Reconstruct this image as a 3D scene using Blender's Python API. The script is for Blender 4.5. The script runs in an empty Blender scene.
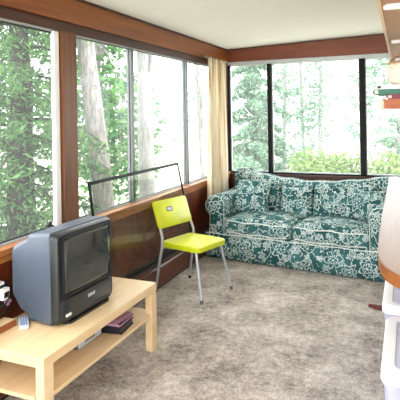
import bpy, bmesh, math, random
from mathutils import Vector, Matrix
D = bpy.data
C = bpy.context.scene.collection
PI = math.pi
random.seed(4)

# ------------------------------------------------------------------ helpers
def lin(c):
    return tuple(((v/255)/12.92 if v/255 <= .04045 else ((v/255+.055)/1.055)**2.4) for v in c) + (1,)

class NT:
    """short node-tree writer"""
    def __init__(s, name):
        s.m = D.materials.new(name); s.m.use_nodes = True
        s.t = s.m.node_tree; s.t.nodes.clear()
        s.out = s.t.nodes.new('ShaderNodeOutputMaterial')
    def n(s, typ, ins=None, **props):
        nd = s.t.nodes.new('ShaderNode'+typ)
        for k, v in props.items(): setattr(nd, k, v)
        for k, v in (ins or {}).items():
            sock = nd.inputs[k]
            if hasattr(v, 'is_output') : s.t.links.new(v, sock)
            else: sock.default_value = v
        return nd
    def math(s, op, a, b=0.0, c=0.0):
        nd = s.t.nodes.new('ShaderNodeMath'); nd.operation = op
        for i, v in enumerate((a, b, c)):
            if hasattr(v, 'is_output'): s.t.links.new(v, nd.inputs[i])
            else: nd.inputs[i].default_value = v
        return nd.outputs[0]
    def ramp(s, fac, stops, interp='LINEAR'):
        nd = s.t.nodes.new('ShaderNodeValToRGB'); nd.color_ramp.interpolation = interp
        e = nd.color_ramp.elements
        while len(e) < len(stops): e.new(.5)
        for el, (p, c) in zip(e, stops): el.position = p; el.color = c
        s.t.links.new(fac, nd.inputs[0]); return nd.outputs[0]
    def mix(s, fac, a, b):
        nd = s.t.nodes.new('ShaderNodeMix'); nd.data_type = 'RGBA'
        for i, v in ((0, fac), (6, a), (7, b)):
            if hasattr(v, 'is_output'): s.t.links.new(v, nd.inputs[i])
            else: nd.inputs[i].default_value = v
        return nd.outputs[2]
    def end(s, shader):
        s.t.links.new(shader, s.out.inputs[0]); return s.m
    def bsdf(s, col, rough=.5, **kw):
        ins = {'Base Color': col, 'Roughness': rough}; ins.update(kw)
        return s.n('BsdfPrincipled', ins).outputs[0]

def plain(name, rgb, rough=.5, metal=0, var=.06, scale=8, bump=0, **kw):
    t = NT(name); c = lin(rgb)
    co = t.n('TexCoord').outputs['Object']
    nz = t.n('TexNoise', {'Vector': co, 'Scale': scale, 'Detail': 4}).outputs[0]
    lo = tuple(v*(1-var*1.6) for v in c[:3])+(1,); hi = tuple(min(1, v*(1+var*1.6)) for v in c[:3])+(1,)
    col = t.ramp(nz, [(.3, lo), (.7, hi)])
    ins = {'Base Color': col, 'Roughness': rough, 'Metallic': metal}; ins.update(kw)
    if bump:
        b = t.n('Bump', {'Height': nz, 'Strength': bump, 'Distance': .01}).outputs[0]; ins['Normal'] = b
    return t.end(t.n('BsdfPrincipled', ins).outputs[0])

def wood(name, a, b, axis='Y', rough=.45, scale=1.0, grooves=None, spec=.5, coat=0, coords='Object'):
    t = NT(name); co = t.n('TexCoord').outputs[coords]
    sc = {'X': (1.2, 16, 16), 'Y': (16, 1.2, 16), 'Z': (16, 16, 1.2)}[axis]
    mp = t.n('Mapping', {'Vector': co, 'Scale': tuple(v*scale for v in sc)}).outputs[0]
    n1 = t.n('TexNoise', {'Vector': mp, 'Scale': 1.0, 'Detail': 6, 'Distortion': .8}).outputs[0]
    mp2 = t.n('Mapping', {'Vector': co, 'Scale': tuple(v*scale*7 for v in sc)}).outputs[0]
    n2 = t.n('TexNoise', {'Vector': mp2, 'Scale': 1.0, 'Detail': 3}).outputs[0]
    f = t.math('ADD', t.math('MULTIPLY', n1, .7), t.math('MULTIPLY', n2, .3))
    col = t.ramp(f, [(.32, lin(a)), (.68, lin(b))])
    ins = {'Roughness': rough, 'Specular IOR Level': spec, 'Coat Weight': coat, 'Coat Roughness': .12}
    if grooves:
        gx, period = grooves
        sep = t.n('SeparateXYZ', {0: co}).outputs[gx]
        fr = t.math('FRACT', t.math('DIVIDE', sep, period))
        g = t.math('LESS_THAN', fr, .045)
        col = t.mix(g, col, lin(tuple(v*.45 for v in a)))
        ins['Normal'] = t.n('Bump', {'Height': t.math('SUBTRACT', 1, g), 'Strength': .6, 'Distance': .006}).outputs[0]
    ins['Base Color'] = col
    return t.end(t.n('BsdfPrincipled', ins).outputs[0])

def link(name, me, mat=None, parent=None, loc=None):
    o = D.objects.new(name, me); C.objects.link(o)
    if mat: me.materials.append(mat)
    if parent: o.parent = parent
    if loc: o.location = loc
    return o
def obj(name, bm, mat, parent=None, smooth=False, bevel=0, seg=2, uv=False, ang=40):
    bmesh.ops.recalc_face_normals(bm, faces=bm.faces)
    if bevel:
        es = [e for e in bm.edges if len(e.link_faces) == 2 and e.calc_face_angle(0) > math.radians(30)]
        bmesh.ops.bevel(bm, geom=es, offset=bevel, segments=seg, affect='EDGES', profile=.5)
    if uv:
        l = bm.loops.layers.uv.new('UVMap')
        for f in bm.faces:
            n = f.normal; k = max(range(3), key=lambda i: abs(n[i]))
            for lp in f.loops:
                p = lp.vert.co
                lp[l].uv = ((p.y+7.3, p.z+3), (p.x, p.z), (p.x+1.7, p.y+5))[k]
    me = D.meshes.new(name); bm.to_mesh(me); bm.free()
    if smooth:
        for p in me.polygons: p.use_smooth = True
        try: me.set_sharp_from_angle(angle=math.radians(ang))
        except Exception: pass
    return link(name, me, mat, parent)
def B(): return bmesh.new()
def box(bm, x0, x1, y0, y1, z0, z1, M=None):
    vs = [bm.verts.new((x, y, z)) for x in (x0, x1) for y in (y0, y1) for z in (z0, z1)]
    for f in ((0,1,3,2),(4,6,7,5),(0,4,5,1),(2,3,7,6),(0,2,6,4),(1,5,7,3)):
        bm.faces.new([vs[i] for i in f])
    if M is not None:
        for v in vs: v.co = M @ v.co
    return bm
def tube(bm, pts, r, n=10, closed=False):
    pts = [Vector(p) for p in pts]; rings = []; N = len(pts); ref = None
    for i, p in enumerate(pts):
        a = pts[i-1] if (i > 0 or closed) else p
        b = pts[(i+1) % N] if (i < N-1 or closed) else p
        t = (b-a).normalized()
        if ref is None: ref = t.orthogonal().normalized()
        u = (ref - t*ref.dot(t)).normalized(); ref = u; w = t.cross(u)
        rr = r[i] if isinstance(r, (list, tuple)) else r
        rings.append([bm.verts.new(p+(u*math.cos(2*PI*k/n)+w*math.sin(2*PI*k/n))*rr) for k in range(n)])
    for i in range(N if closed else N-1):
        A, Bq = rings[i], rings[(i+1) % N]
        for k in range(n): bm.faces.new((A[k], A[(k+1) % n], Bq[(k+1) % n], Bq[k]))
    if not closed:
        bm.faces.new(rings[0][::-1]); bm.faces.new(rings[-1])
    return bm
def prism(bm, poly, axis, a, b):
    """polygon (2-D) extruded along axis from a to b"""
    def pt(u, v, w): return {'x': (w, u, v), 'y': (u, w, v), 'z': (u, v, w)}[axis]
    A = [bm.verts.new(pt(u, v, a)) for u, v in poly]; Bq = [bm.verts.new(pt(u, v, b)) for u, v in poly]
    n = len(poly); bm.faces.new(A[::-1]); bm.faces.new(Bq)
    for k in range(n): bm.faces.new((A[k], A[(k+1) % n], Bq[(k+1) % n], Bq[k]))
    return bm
def rrect(u0, u1, v0, v1, r, seg=5):
    out = []
    for cu, cv, a0 in ((u1-r, v1-r, 0), (u0+r, v1-r, 90), (u0+r, v0+r, 180), (u1-r, v0+r, 270)):
        for k in range(seg+1):
            a = math.radians(a0+90*k/seg); out.append((cu+r*math.cos(a), cv+r*math.sin(a)))
    return out
def cushion(bm, cx, cy, cz, w, d, h, r=.05, puff=(0, 0, .03), n=14, wob=0, seed=0, M=None):
    """soft rounded block, puffed on its faces"""
    rnd = random.Random(seed); ph = [rnd.uniform(0, 6.3) for _ in range(6)]
    t = bmesh.new(); bmesh.ops.create_cube(t, size=2)
    bmesh.ops.subdivide_edges(t, edges=t.edges[:], cuts=n, use_grid_fill=True)
    hw = Vector((w/2, d/2, h/2)); mp = {}
    for v in t.verts:
        c = v.co.copy(); p = Vector((c.x*hw.x, c.y*hw.y, c.z*hw.z))
        rr = min(r, min(hw)*.98)
        inn = Vector([max(-(hw[i]-rr), min(hw[i]-rr, p[i])) for i in range(3)])
        dv = p-inn
        if dv.length > 1e-6: p = inn + dv.normalized()*rr
        for i in range(3):
            j, k = (i+1) % 3, (i+2) % 3
            p[i] += c[i]*puff[i]*(1-c[j]**2)*(1-c[k]**2)
        if wob:
            p += Vector((math.sin(p.y*9+ph[0])*math.cos(p.z*11+ph[1]), math.sin(p.x*10+ph[2])*math.cos(p.z*8+ph[5]), math.sin(p.x*8+ph[3])*math.cos(p.y*12+ph[4])))*wob
        p = p + Vector((cx, cy, cz))
        mp[v] = bm.verts.new(M @ p if M is not None else p)
    for f in t.faces: bm.faces.new([mp[v] for v in f.verts])
    t.free(); return bm
def loft(bm, rings):
    R = [[bm.verts.new(p) for p in r] for r in rings]; n = len(R[0])
    for A, Bq in zip(R, R[1:]):
        for k in range(n): bm.faces.new((A[k], A[(k+1) % n], Bq[(k+1) % n], Bq[k]))
    bm.faces.new(R[0][::-1]); bm.faces.new(R[-1]); return bm
def tag(o, label, cat, group=None):
    o['label'] = label; o['category'] = cat
    if group: o['group'] = group
    return o
def thing(name, label, cat, loc=(0, 0, 0), rz=0, group=None):
    o = D.objects.new(name, None); C.objects.link(o); o.location = loc; o.rotation_euler = (0, 0, rz)
    o.empty_display_size = .1
    return tag(o, label, cat, group)
def struct(name, bm, mat, parent=None, **k):
    o = obj(name, bm, mat, parent, **k)
    if not parent: o['kind'] = 'structure'
    return o
def root_struct(name):
    o = D.objects.new(name, None); C.objects.link(o); o['kind'] = 'structure'; return o

# ------------------------------------------------------------------ materials
M = {}
M['ceil'] = plain('ceiling_paint', (226, 225, 222), .9, var=.01)
M['cream_wall'] = plain('cream_wall', (222, 216, 204), .9, var=.02)
M['fascia_y'] = wood('fascia_wood_left', (108, 54, 16), (150, 84, 30), 'Y', .4)
M['fascia_x'] = wood('fascia_wood_back', (96, 40, 16), (132, 62, 28), 'X', .4)
M['dark_trim'] = wood('dark_brown_trim', (52, 24, 16), (78, 40, 26), 'Y', .5)
M['panel_y'] = wood('dark_wall_panel_left', (78, 30, 13), (116, 52, 22), 'Z', .38, grooves=(1, .31))
M['panel_x'] = wood('dark_wall_panel_back', (74, 34, 20), (112, 58, 34), 'Z', .38, grooves=(0, .31))
M['post'] = wood('post_wood', (88, 48, 18), (120, 72, 30), 'Z', .45)
M['sill'] = wood('sill_wood', (132, 74, 34), (192, 126, 70), 'Y', .4)
M['heater'] = wood('heater_brown_paint', (80, 44, 30), (108, 62, 42), 'Y', .35)
M['alu'] = plain('white_aluminium', (184, 188, 190), .4, .3, var=.03)
M['grey_alu'] = plain('grey_aluminium', (96, 100, 100), .4, .5, var=.04)
M['black_frame'] = plain('black_frame', (11, 9, 9), .5, var=.1, **{'Specular IOR Level': .2})
M['black'] = plain('black_plastic', (20, 20, 22), .45, var=.1)
M['birch'] = wood('birch_laminate', (216, 184, 138), (236, 210, 170), 'Y', .38, scale=.7)
M['birch_edge'] = wood('brown_board_edge', (128, 70, 28), (160, 94, 44), 'Y', .5)
M['shelf_wood'] = wood('shelf_plywood', (150, 112, 86), (178, 138, 108), 'Y', .55)
M['shelf_edge'] = wood('shelf_edge_pale', (206, 168, 138), (226, 192, 164), 'Y', .5)
M['counter'] = wood('counter_wood', (124, 80, 50), (150, 102, 68), 'Y', .34, spec=.4)
M['counter_edge'] = wood('counter_edge_wood', (116, 64, 28), (150, 90, 46), 'Y', .35)
M['lime'] = plain('lime_plastic', (204, 212, 32), .35, var=.03)
M['steel'] = plain('grey_tube_steel', (184, 188, 194), .35, .55, var=.03)
M['tv_side'] = plain('tv_grey_plastic', (74, 84, 98), .42, var=.05, scale=30)
M['tv_front'] = plain('tv_dark_bezel', (34, 38, 41), .35, var=.05)
M['white'] = plain('white_plastic', (240, 240, 244), .4, var=.01)
M['lavender'] = plain('lavender_plastic', (206, 210, 238), .3, var=.03)
M['bin_body'] = plain('translucent_bin_plastic', (182, 183, 210), .35, var=.06, scale=14, **{'Transmission Weight': .15})
M['curtain'] = None
M['pipe'] = plain('pale_piping', (214, 222, 216), .8, var=.05)
M['green_book'] = plain('green_cover', (44, 104, 88), .5, var=.12)
M['maroon'] = plain('maroon_cover', (116, 34, 58), .5, var=.1)
M['rust'] = wood('rust_brown_cover', (140, 68, 34), (186, 104, 58), 'X', .5)
M['pages'] = plain('page_edges', (232, 220, 200), .8, var=.05, scale=60)
M['darkred'] = plain('dark_red_cloth', (92, 24, 30), .8, var=.2, scale=40)
M['basket'] = plain('woven_pale_straw', (214, 204, 188), .85, var=.14, scale=60, bump=.4)
M['dvd'] = plain('grey_silver_plastic', (128, 126, 124), .4, .3, var=.06)
M['book_dark'] = plain('navy_black_cover', (30, 26, 38), .4, var=.15)
M['book_pink'] = plain('mauve_spine', (190, 140, 170), .5, var=.2, scale=60)
M['remote'] = plain('pale_grey_plastic', (198, 208, 222), .4, var=.04)
M['remote_key'] = plain('blue_grey_keys', (112, 138, 180), .5, var=.05)
M['logo'] = plain('silver_lettering', (220, 222, 226), .4, var=.0)

def m_glass(name, tint=(1, 1, 1, 1), ior=1.5, rough=0, amt=1.0, veil=0):
    t = NT(name)
    fc = t.n('LayerWeight', {'Blend': .5}).outputs['Facing']; f0 = ((ior-1)/(ior+1))**2
    fr = t.math('MULTIPLY', amt, t.math('ADD', f0, t.math('MULTIPLY', 1-f0, t.math('POWER', fc, 5))))
    tr = t.n('BsdfTransparent', {'Color': tint}).outputs[0]
    gl = t.n('BsdfGlossy', {'Color': (1, 1, 1, 1), 'Roughness': rough}).outputs[0]
    base = tr
    if veil:
        veil_sh = t.n('BsdfTranslucent', {'Color': (.95, .97, .97, 1)}).outputs[0]  # translucent white mixed in to paint an overexposure veil on the glass
        base = t.n('MixShader', {0: veil, 1: tr, 2: veil_sh}).outputs[0]
    return t.end(t.n('MixShader', {0: fr, 1: base, 2: gl}).outputs[0])
M['pane'] = m_glass('window_glass', ior=1.3, amt=.3, veil=.022)
M['tinted'] = m_glass('loose_pane_glass', (.93, .94, .91, 1), 1.45, amt=.55)
M['glass_edge'] = plain('dark_green_glass_edge', (8, 20, 17), .45, var=.1, **{'Specular IOR Level': .2})

def m_screen():
    t = NT('tv_screen_glass')
    co = t.n('TexCoord').outputs['Object']
    nz = t.n('TexNoise', {'Vector': co, 'Scale': 260, 'Detail': 2}).outputs[0]
    c = t.ramp(nz, [(.3, lin((34, 38, 36))), (.7, lin((48, 53, 50)))])
    return t.end(t.bsdf(c, .09, **{'IOR': 1.6, 'Coat Weight': .5, 'Coat Roughness': .05}))
M['screen'] = m_screen()

def m_carpet():
    t = NT('taupe_carpet'); co = t.n('TexCoord').outputs['Object']
    big = t.n('TexNoise', {'Vector': co, 'Scale': 3.2, 'Detail': 5, 'Roughness': .65}).outputs[0]
    mid = t.n('TexNoise', {'Vector': co, 'Scale': 22, 'Detail': 5, 'Roughness': .7}).outputs[0]
    fine = t.n('TexNoise', {'Vector': co, 'Scale': 75, 'Detail': 4, 'Roughness': .8}).outputs[0]
    f = t.math('ADD', t.math('MULTIPLY', big, .34), t.math('ADD', t.math('MULTIPLY', mid, .30), t.math('MULTIPLY', fine, .36)))
    c = t.ramp(f, [(.39, lin((84, 74, 66))), (.5, lin((176, 165, 155))), (.61, lin((232, 224, 216)))])
    b = t.n('Bump', {'Height': t.math('ADD', fine, mid), 'Strength': .8, 'Distance': .012}).outputs[0]
    return t.end(t.bsdf(c, .98, **{'Normal': b, 'Specular IOR Level': .1, 'Sheen Weight': .2}))
M['carpet'] = m_carpet()

def m_curtain():
    t = NT('cream_curtain_cloth'); co = t.n('TexCoord').outputs['Object']
    mp = t.n('Mapping', {'Vector': co, 'Scale': (3, 34, .5)}).outputs[0]
    nz = t.n('TexNoise', {'Vector': mp, 'Scale': 1, 'Detail': 4}).outputs[0]
    c = t.ramp(nz, [(.36, lin((212, 186, 140))), (.46, lin((240, 230, 208))), (.6, lin((248, 244, 234)))])
    d = t.n('BsdfDiffuse', {'Color': c}).outputs[0]; tl = t.n('BsdfTranslucent', {'Color': c}).outputs[0]
    return t.end(t.n('MixShader', {0: .35, 1: d, 2: tl}).outputs[0])
M['curtain'] = m_curtain()

def m_floral():
    """deep teal slipcover cloth with scribbled off-white flowers, leaves and vines (UV in metres)"""
    t = NT('teal_floral_slipcover')
    uv = t.n('TexCoord').outputs['UV']
    wn = t.n('TexNoise', {'Vector': uv, 'Scale': 14, 'Detail': 2}, noise_dimensions='2D').outputs['Color']
    wv = t.n('VectorMath', {0: wn, 1: (.5, .5, .5)}, operation='SUBTRACT').outputs[0]
    ws = t.n('VectorMath', {0: wv, 'Scale': .045}, operation='SCALE').outputs[0]
    p = t.n('VectorMath', {0: uv, 1: ws}, operation='ADD').outputs[0]
    def flowers(scale, off, petals, rad, wid, rnd=.8, rings=True):
        q = t.n('VectorMath', {0: p, 1: off}, operation='ADD').outputs[0]
        v = t.n('TexVoronoi', {'Vector': q, 'Scale': scale, 'Randomness': rnd}, voronoi_dimensions='2D')
        sc = t.n('VectorMath', {0: q, 'Scale': 1.0}, operation='SCALE').outputs[0]
        d = t.n('VectorMath', {0: sc, 1: v.outputs['Position']}, operation='SUBTRACT').outputs[0]
        s = t.n('SeparateXYZ', {0: d}).outputs
        r = t.n('VectorMath', {0: d}, operation='LENGTH').outputs['Value']
        rc = t.n('SeparateColor', {0: v.outputs['Color']}).outputs
        ang = t.math('ADD', t.math('ARCTAN2', s[1], s[0]), t.math('MULTIPLY', rc[0], 6.28))
        pet = t.math('ABSOLUTE', t.math('SINE', t.math('MULTIPLY', ang, petals/2)))
        lim = t.math('MULTIPLY', t.math('ADD', .45, t.math('MULTIPLY', pet, .55)), t.math('MULTIPLY', rad, t.math('ADD', .75, t.math('MULTIPLY', rc[1], .5))))
        o1 = t.math('LESS_THAN', t.math('ABSOLUTE', t.math('SUBTRACT', r, lim)), wid)
        o2 = t.math('LESS_THAN', t.math('ABSOLUTE', t.math('SUBTRACT', r, t.math('MULTIPLY', lim, .52))), wid*.8)
        o3 = t.math('LESS_THAN', r, rad*.13)
        spoke = t.math('MULTIPLY', t.math('LESS_THAN', pet, .16), t.math('LESS_THAN', r, t.math('MULTIPLY', lim, 1.0)))
        m = t.math('MAXIMUM', t.math('MAXIMUM', o1, o2), t.math('MAXIMUM', o3, spoke if rings else o3))
        return m, t.math('LESS_THAN', r, t.math('MULTIPLY', lim, 1.12))
    big, bigin = flowers(4.0, (0, 0, 0), 6, .082, .0058)
    sm, smin = flowers(8.5, (.37, .21, 0), 5, .036, .0044, 1, False)
    ve = t.n('TexVoronoi', {'Vector': p, 'Scale': 5.5, 'Randomness': 1.0}, voronoi_dimensions='2D', feature='DISTANCE_TO_EDGE').outputs['Distance']
    vine = t.math('LESS_THAN', ve, .016)
    # leaves : short bright dashes along the vines
    lf = t.n('TexNoise', {'Vector': p, 'Scale': 34, 'Detail': 1.5}, noise_dimensions='2D').outputs[0]
    leaf = t.math('GREATER_THAN', lf, .68)
    rest = t.math('MULTIPLY', t.math('MAXIMUM', t.math('MAXIMUM', vine, leaf), sm), t.math('SUBTRACT', 1, bigin))
    mask = t.math('MINIMUM', 1, t.math('MAXIMUM', big, rest))
    gn = t.n('TexNoise', {'Vector': uv, 'Scale': 5, 'Detail': 3}, noise_dimensions='2D').outputs[0]
    ground = t.ramp(gn, [(.3, lin((28, 72, 72))), (.7, lin((62, 110, 112)))])
    c = t.mix(mask, ground, lin((192, 206, 202)))
    fine = t.n('TexNoise', {'Vector': uv, 'Scale': 12, 'Detail': 5}, noise_dimensions='2D').outputs[0]
    b = t.n('Bump', {'Height': fine, 'Strength': .35, 'Distance': .02}).outputs[0]
    return t.end(t.bsdf(c, .85, **{'Normal': b, 'Specular IOR Level': .2}))
M['floral'] = m_floral()

def m_leaf(name, a, b, tr=.35):
    t = NT(name)
    ri = t.n('NewGeometry').outputs['Random Per Island']
    c = t.ramp(ri, [(0, lin(a)), (1, lin(b))])
    d = t.n('BsdfDiffuse', {'Color': c}).outputs[0]; tl = t.n('BsdfTranslucent', {'Color': c}).outputs[0]
    return t.end(t.n('MixShader', {0: tr, 1: d, 2: tl}).outputs[0])
M['needle'] = m_leaf('hemlock_needles', (56, 94, 58), (116, 154, 98), .45)
M['leaf'] = m_leaf('bright_leaves', (52, 104, 62), (112, 156, 88))
M['leaf_pale'] = m_leaf('washed_out_leaves', (100, 134, 112), (142, 170, 146))  # overexposed haze of the view outside put into the leaf colour
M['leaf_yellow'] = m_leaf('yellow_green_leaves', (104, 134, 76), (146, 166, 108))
def m_bark(name, a, b):
    t = NT(name); co = t.n('TexCoord').outputs['Object']
    mp = t.n('Mapping', {'Vector': co, 'Scale': (26, 26, 5)}).outputs[0]
    nz = t.n('TexNoise', {'Vector': mp, 'Scale': 1, 'Detail': 6, 'Roughness': .7}).outputs[0]
    c = t.ramp(nz, [(.35, lin(a)), (.65, lin(b))])
    bp = t.n('Bump', {'Height': nz, 'Strength': .8, 'Distance': .03}).outputs[0]
    return t.end(t.bsdf(c, .95, Normal=bp))
M['bark_dark'] = m_bark('dark_bark', (34, 31, 28), (62, 57, 52))
M['bark_pale'] = m_bark('pale_grey_bark', (104, 99, 97), (160, 156, 153))
M['bark_faint'] = m_bark('washed_out_bark', (122, 122, 122), (158, 158, 156))  # overexposure of the bleached trunks put into the bark colour
def m_ground():
    t = NT('lawn'); co = t.n('TexCoord').outputs['Object']
    n1 = t.n('TexNoise', {'Vector': co, 'Scale': .6, 'Detail': 8, 'Roughness': .7}).outputs[0]
    c = t.ramp(n1, [(.35, lin((168, 174, 150))), (.65, lin((206, 204, 192)))])
    return t.end(t.bsdf(c, 1))
M['ground'] = m_ground()

# ------------------------------------------------------------------ setting
WX = -2.2        # left wall, inner face
BY = 6.25        # back wall, inner face
RX = .42         # right wall, inner face
Y0 = -.6
def cz(x): return 2.45+.033*(x-WX)

struct('floor', box(B(), WX-.12, RX+.12, Y0, BY+.12, -.2, 0), M['carpet'])
bm = B(); prism(bm, [(WX-.3, cz(WX-.3)), (RX+.3, cz(RX+.3)), (RX+.3, cz(RX+.3)+.12), (WX-.3, cz(WX-.3)+.12)], 'y', Y0, BY+.3)
struct('ceiling', bm, M['ceil'])
bm = B(); box(bm, WX-.12, WX, Y0, BY+.12, 0, .80); box(bm, WX-.12, WX-.02, Y0, BY+.12, 2.265, 2.45); box(bm, WX-.12, WX, 6.2, BY+.12, .8, 2.265)
struct('wall_left', bm, M['panel_y'])
bm = B(); box(bm, WX, RX, BY, BY+.12, 0, .80); box(bm, WX, RX, BY+.02, BY+.12, 2.285, 2.45); box(bm, .30, RX, BY, BY+.12, .8, 2.285)
struct('wall_back', bm, M['panel_x'])
struct('wall_right', box(B(), RX, RX+.12, Y0, BY+.12, 0, 2.52), M['cream_wall'])
# fascia boards under the ceiling
struct('trim_1', box(B(), WX-.02, WX+.015, Y0, BY-.03, 2.267, 2.447), M['fascia_y'], bevel=.003)
bm = B(); prism(bm, [(WX+.015, 2.284), (RX, 2.284), (RX, cz(RX)-.004), (WX+.015, cz(WX+.015)-.004)], 'y', BY-.035, BY+.02)
struct('trim_2', bm, M['fascia_x'], bevel=.003)
# dark strips where fascia meets ceiling
struct('trim_3', box(B(), WX+.015, WX+.033, Y0, BY-.055, 2.432, 2.449), M['dark_trim'])
bm = B(); prism(bm, [(WX+.035, 2.437), (RX, cz(RX)-.015), (RX, cz(RX)-.001), (WX+.035, cz(WX+.035)-.001)], 'y', BY-.052, BY-.035)
struct('trim_4', bm, M['dark_trim'])
# recessed head strip over the left windows, recess shade put into its dark brown
struct('trim_5', box(B(), WX-.11, WX-.02, Y0, 6.2, 2.197, 2.267), M['dark_trim'])
# sill and apron of the left wall
struct('trim_6', box(B(), WX-.10, WX+.034, Y0, BY, .80, .834), M['sill'], bevel=.006)
struct('trim_7', box(B(), WX, WX+.016, Y0, BY, .752, .80), M['sill'], bevel=.004)
# wooden post between the two left windows
struct('trim_8', box(B(), WX-.10, WX+.004, 2.815, 2.975, .834, 2.197), M['post'], bevel=.004)
struct('trim_9', box(B(), WX+.02, RX, BY-.022, BY, .785, .822), M['dark_trim'], bevel=.004)
struct('baseboard_back', box(B(), WX+.02, RX, BY-.015, BY, 0, .1), M['dark_trim'])

def frame_yz(bm, x0, x1, y0, y1, z0, z1, w):
    box(bm, x0, x1, y0, y0+w, z0, z1); box(bm, x0, x1, y1-w, y1, z0, z1)
    box(bm, x0, x1, y0+w, y1-w, z0, z0+w); box(bm, x0, x1, y0+w, y1-w, z1-w, z1)
def frame_xz(bm, y0, y1, x0, x1, z0, z1, w):
    box(bm, x0, x0+w, y0, y1, z0, z1); box(bm, x1-w, x1, y0, y1, z0, z1)
    box(bm, x0+w, x1-w, y0, y1, z0, z0+w); box(bm, x0+w, x1-w, y0, y1, z1-w, z1)
# window_1 : nearest left window
w1 = root_struct('window_1')
bm = B(); frame_yz(bm, WX-.075, WX-.03, Y0, 2.815, .834, 2.197, .010); box(bm, WX-.06, WX-.046, 2.768, 2.805, .844, 2.187)
obj('window_frame', bm, M['alu'], w1)
bm = B(); frame_yz(bm, WX-.052, WX-.038, Y0+.02, 2.768, .850, 2.182, .010); obj('gasket', bm, M['black'], w1)
obj('glass_pane', box(B(), WX-.049, WX-.044, Y0+.025, 2.765, .853, 2.18), M['pane'], w1)
bm = B(); box(bm, WX-.034, WX-.012, 2.655, 2.70, .857, .882); tube(bm, [(WX-.022, 2.675, .88), (WX-.018, 2.69, .897)], .009)
obj('window_latch', bm, M['black'], w1)
obj('stile', box(B(), WX-.046, WX-.018, 2.752, 2.806, .844, 2.187), M['white'], w1, bevel=.004)
# window_2 : three sliding lights
w2 = root_struct('window_2')
bm = B(); frame_yz(bm, WX-.065, WX-.035, 2.975, 6.2, .834, 2.197, .009); box(bm, WX-.065, WX-.02, 2.975, 2.99, .843, 2.188); obj('window_frame', bm, M['alu'], w2)
for yy in (3.80, 4.97):
    bm = B(); box(bm, WX-.07, WX-.016, yy-.02, yy+.02, .843, 2.188); box(bm, WX-.074, WX-.02, yy+.02, yy+.03, .843, 2.188)
    obj('mullion', bm, M['grey_alu'], w2, bevel=.003)
for a, b in ((3.0, 3.78), (3.83, 4.95), (5.0, 6.175)):
    p = obj('glass_pane', box(B(), WX-.05, WX-.045, a, b, .85, 2.184), M['pane'], w2)
    bm = B(); frame_yz(bm, WX-.055, WX-.040, a, b, .848, 2.186, .008); obj('pane_rim', bm, M['grey_alu'], p)
# window_3 : back wall
w3 = root_struct('window_3')
bm = B(); box(bm, WX+.02, .30, BY+.0, BY+.07, .80, .84); box(bm, WX+.005, WX+.03, BY, BY+.07, .84, 2.24); box(bm, .27, .30, BY, BY+.07, .84, 2.24)
obj('window_frame', bm, M['black_frame'], w3)
bm = B(); box(bm, WX+.005, .30, BY-.005, BY+.07, 2.238, 2.284); box(bm, WX+.005, .30, BY-.012, BY-.005, 2.258, 2.284)
obj('head_rail', bm, M['alu'], w3)
for a, b in ((-1.657, -1.602), (-.524, -.454)):
    bm = B(); box(bm, a, b, BY-.012, BY+.06, .84, 2.238); box(bm, a+.012, b-.012, BY-.022, BY-.012, .84, 2.238)
    obj('mullion', bm, M['black_frame'], w3, bevel=.002)
for a, b in ((WX+.03, -1.657), (-1.602, -.524), (-.454, .27)):
    p = obj('glass_pane', box(B(), a, b, BY+.03, BY+.035, .84, 2.238), M['pane'], w3)
    bm = B(); frame_xz(bm, BY+.024, BY+.042, a, b, .84, 2.238, .012); obj('pane_rim', bm, M['alu'], p)

# ------------------------------------------------------------------ baseboard heater
t = thing('baseboard_heater', 'long brown baseboard heater running along the foot of the left wall', 'heater', (WX, 0, 0))
bm = B(); prism(bm, [(0, .03), (.085, .03), (.09, .05), (.09, .20), (.07, .222), (0, .222)], 'y', .2, 6.1); obj('cover', bm, M['heater'], t)
bm = B(); box(bm, .0, .092, .2, 6.1, .236, .248); obj('top_rail', bm, M['heater'], t, bevel=.003)
bm = B(); box(bm, .0, .086, .2, 6.1, .222, .236); box(bm, .0, .088, .2, 6.1, .248, .262); obj('grille_slot', bm, M['black'], t)
bm = B(); box(bm, .0, .06, .2, 6.1, 0, .03); obj('toe_gap', bm, M['black'], t)

# ------------------------------------------------------------------ loose pane of glass
k = (-2.178+2.125)/(1.12-.265)
def gx(z): return -2.125+(z-.265)*k
t = thing('glass_sheet', 'large dark-edged sheet of clear glass leaning on the left window sill behind the chair', 'glass', (0, 0, 0))
def slab(bm, P, th=.007):
    A = [bm.verts.new((gx(z)-th/2, y, z)) for y, z in P]; Bq = [bm.verts.new((gx(z)+th/2, y, z)) for y, z in P]
    n = len(P); bm.faces.new(A[::-1]); bm.faces.new(Bq)
    for i in range(n): bm.faces.new((A[i], A[(i+1) % n], Bq[(i+1) % n], Bq[i]))
    return bm
G = [(3.14, .265), (4.86, .265), (4.61, 1.114), (3.06, 1.114)]
obj('pane', slab(B(), G, .005), M['tinted'], t)
def strip(a, b, wa):
    (y0, z0), (y1, z1) = a, b; d = Vector((y1-y0, z1-z0)).normalized(); n = Vector((-d.y, d.x))*wa
    return [(y0, z0), (y1, z1), (y1+n.x, z1+n.y), (y0+n.x, z0+n.y)]
for i, wd in ((0, .012), (1, .018), (2, .026), (3, .022)):
    obj('edge_strip', slab(B(), strip(G[i], G[(i+1) % 4], wd), .011), M['glass_edge'], t)

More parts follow.
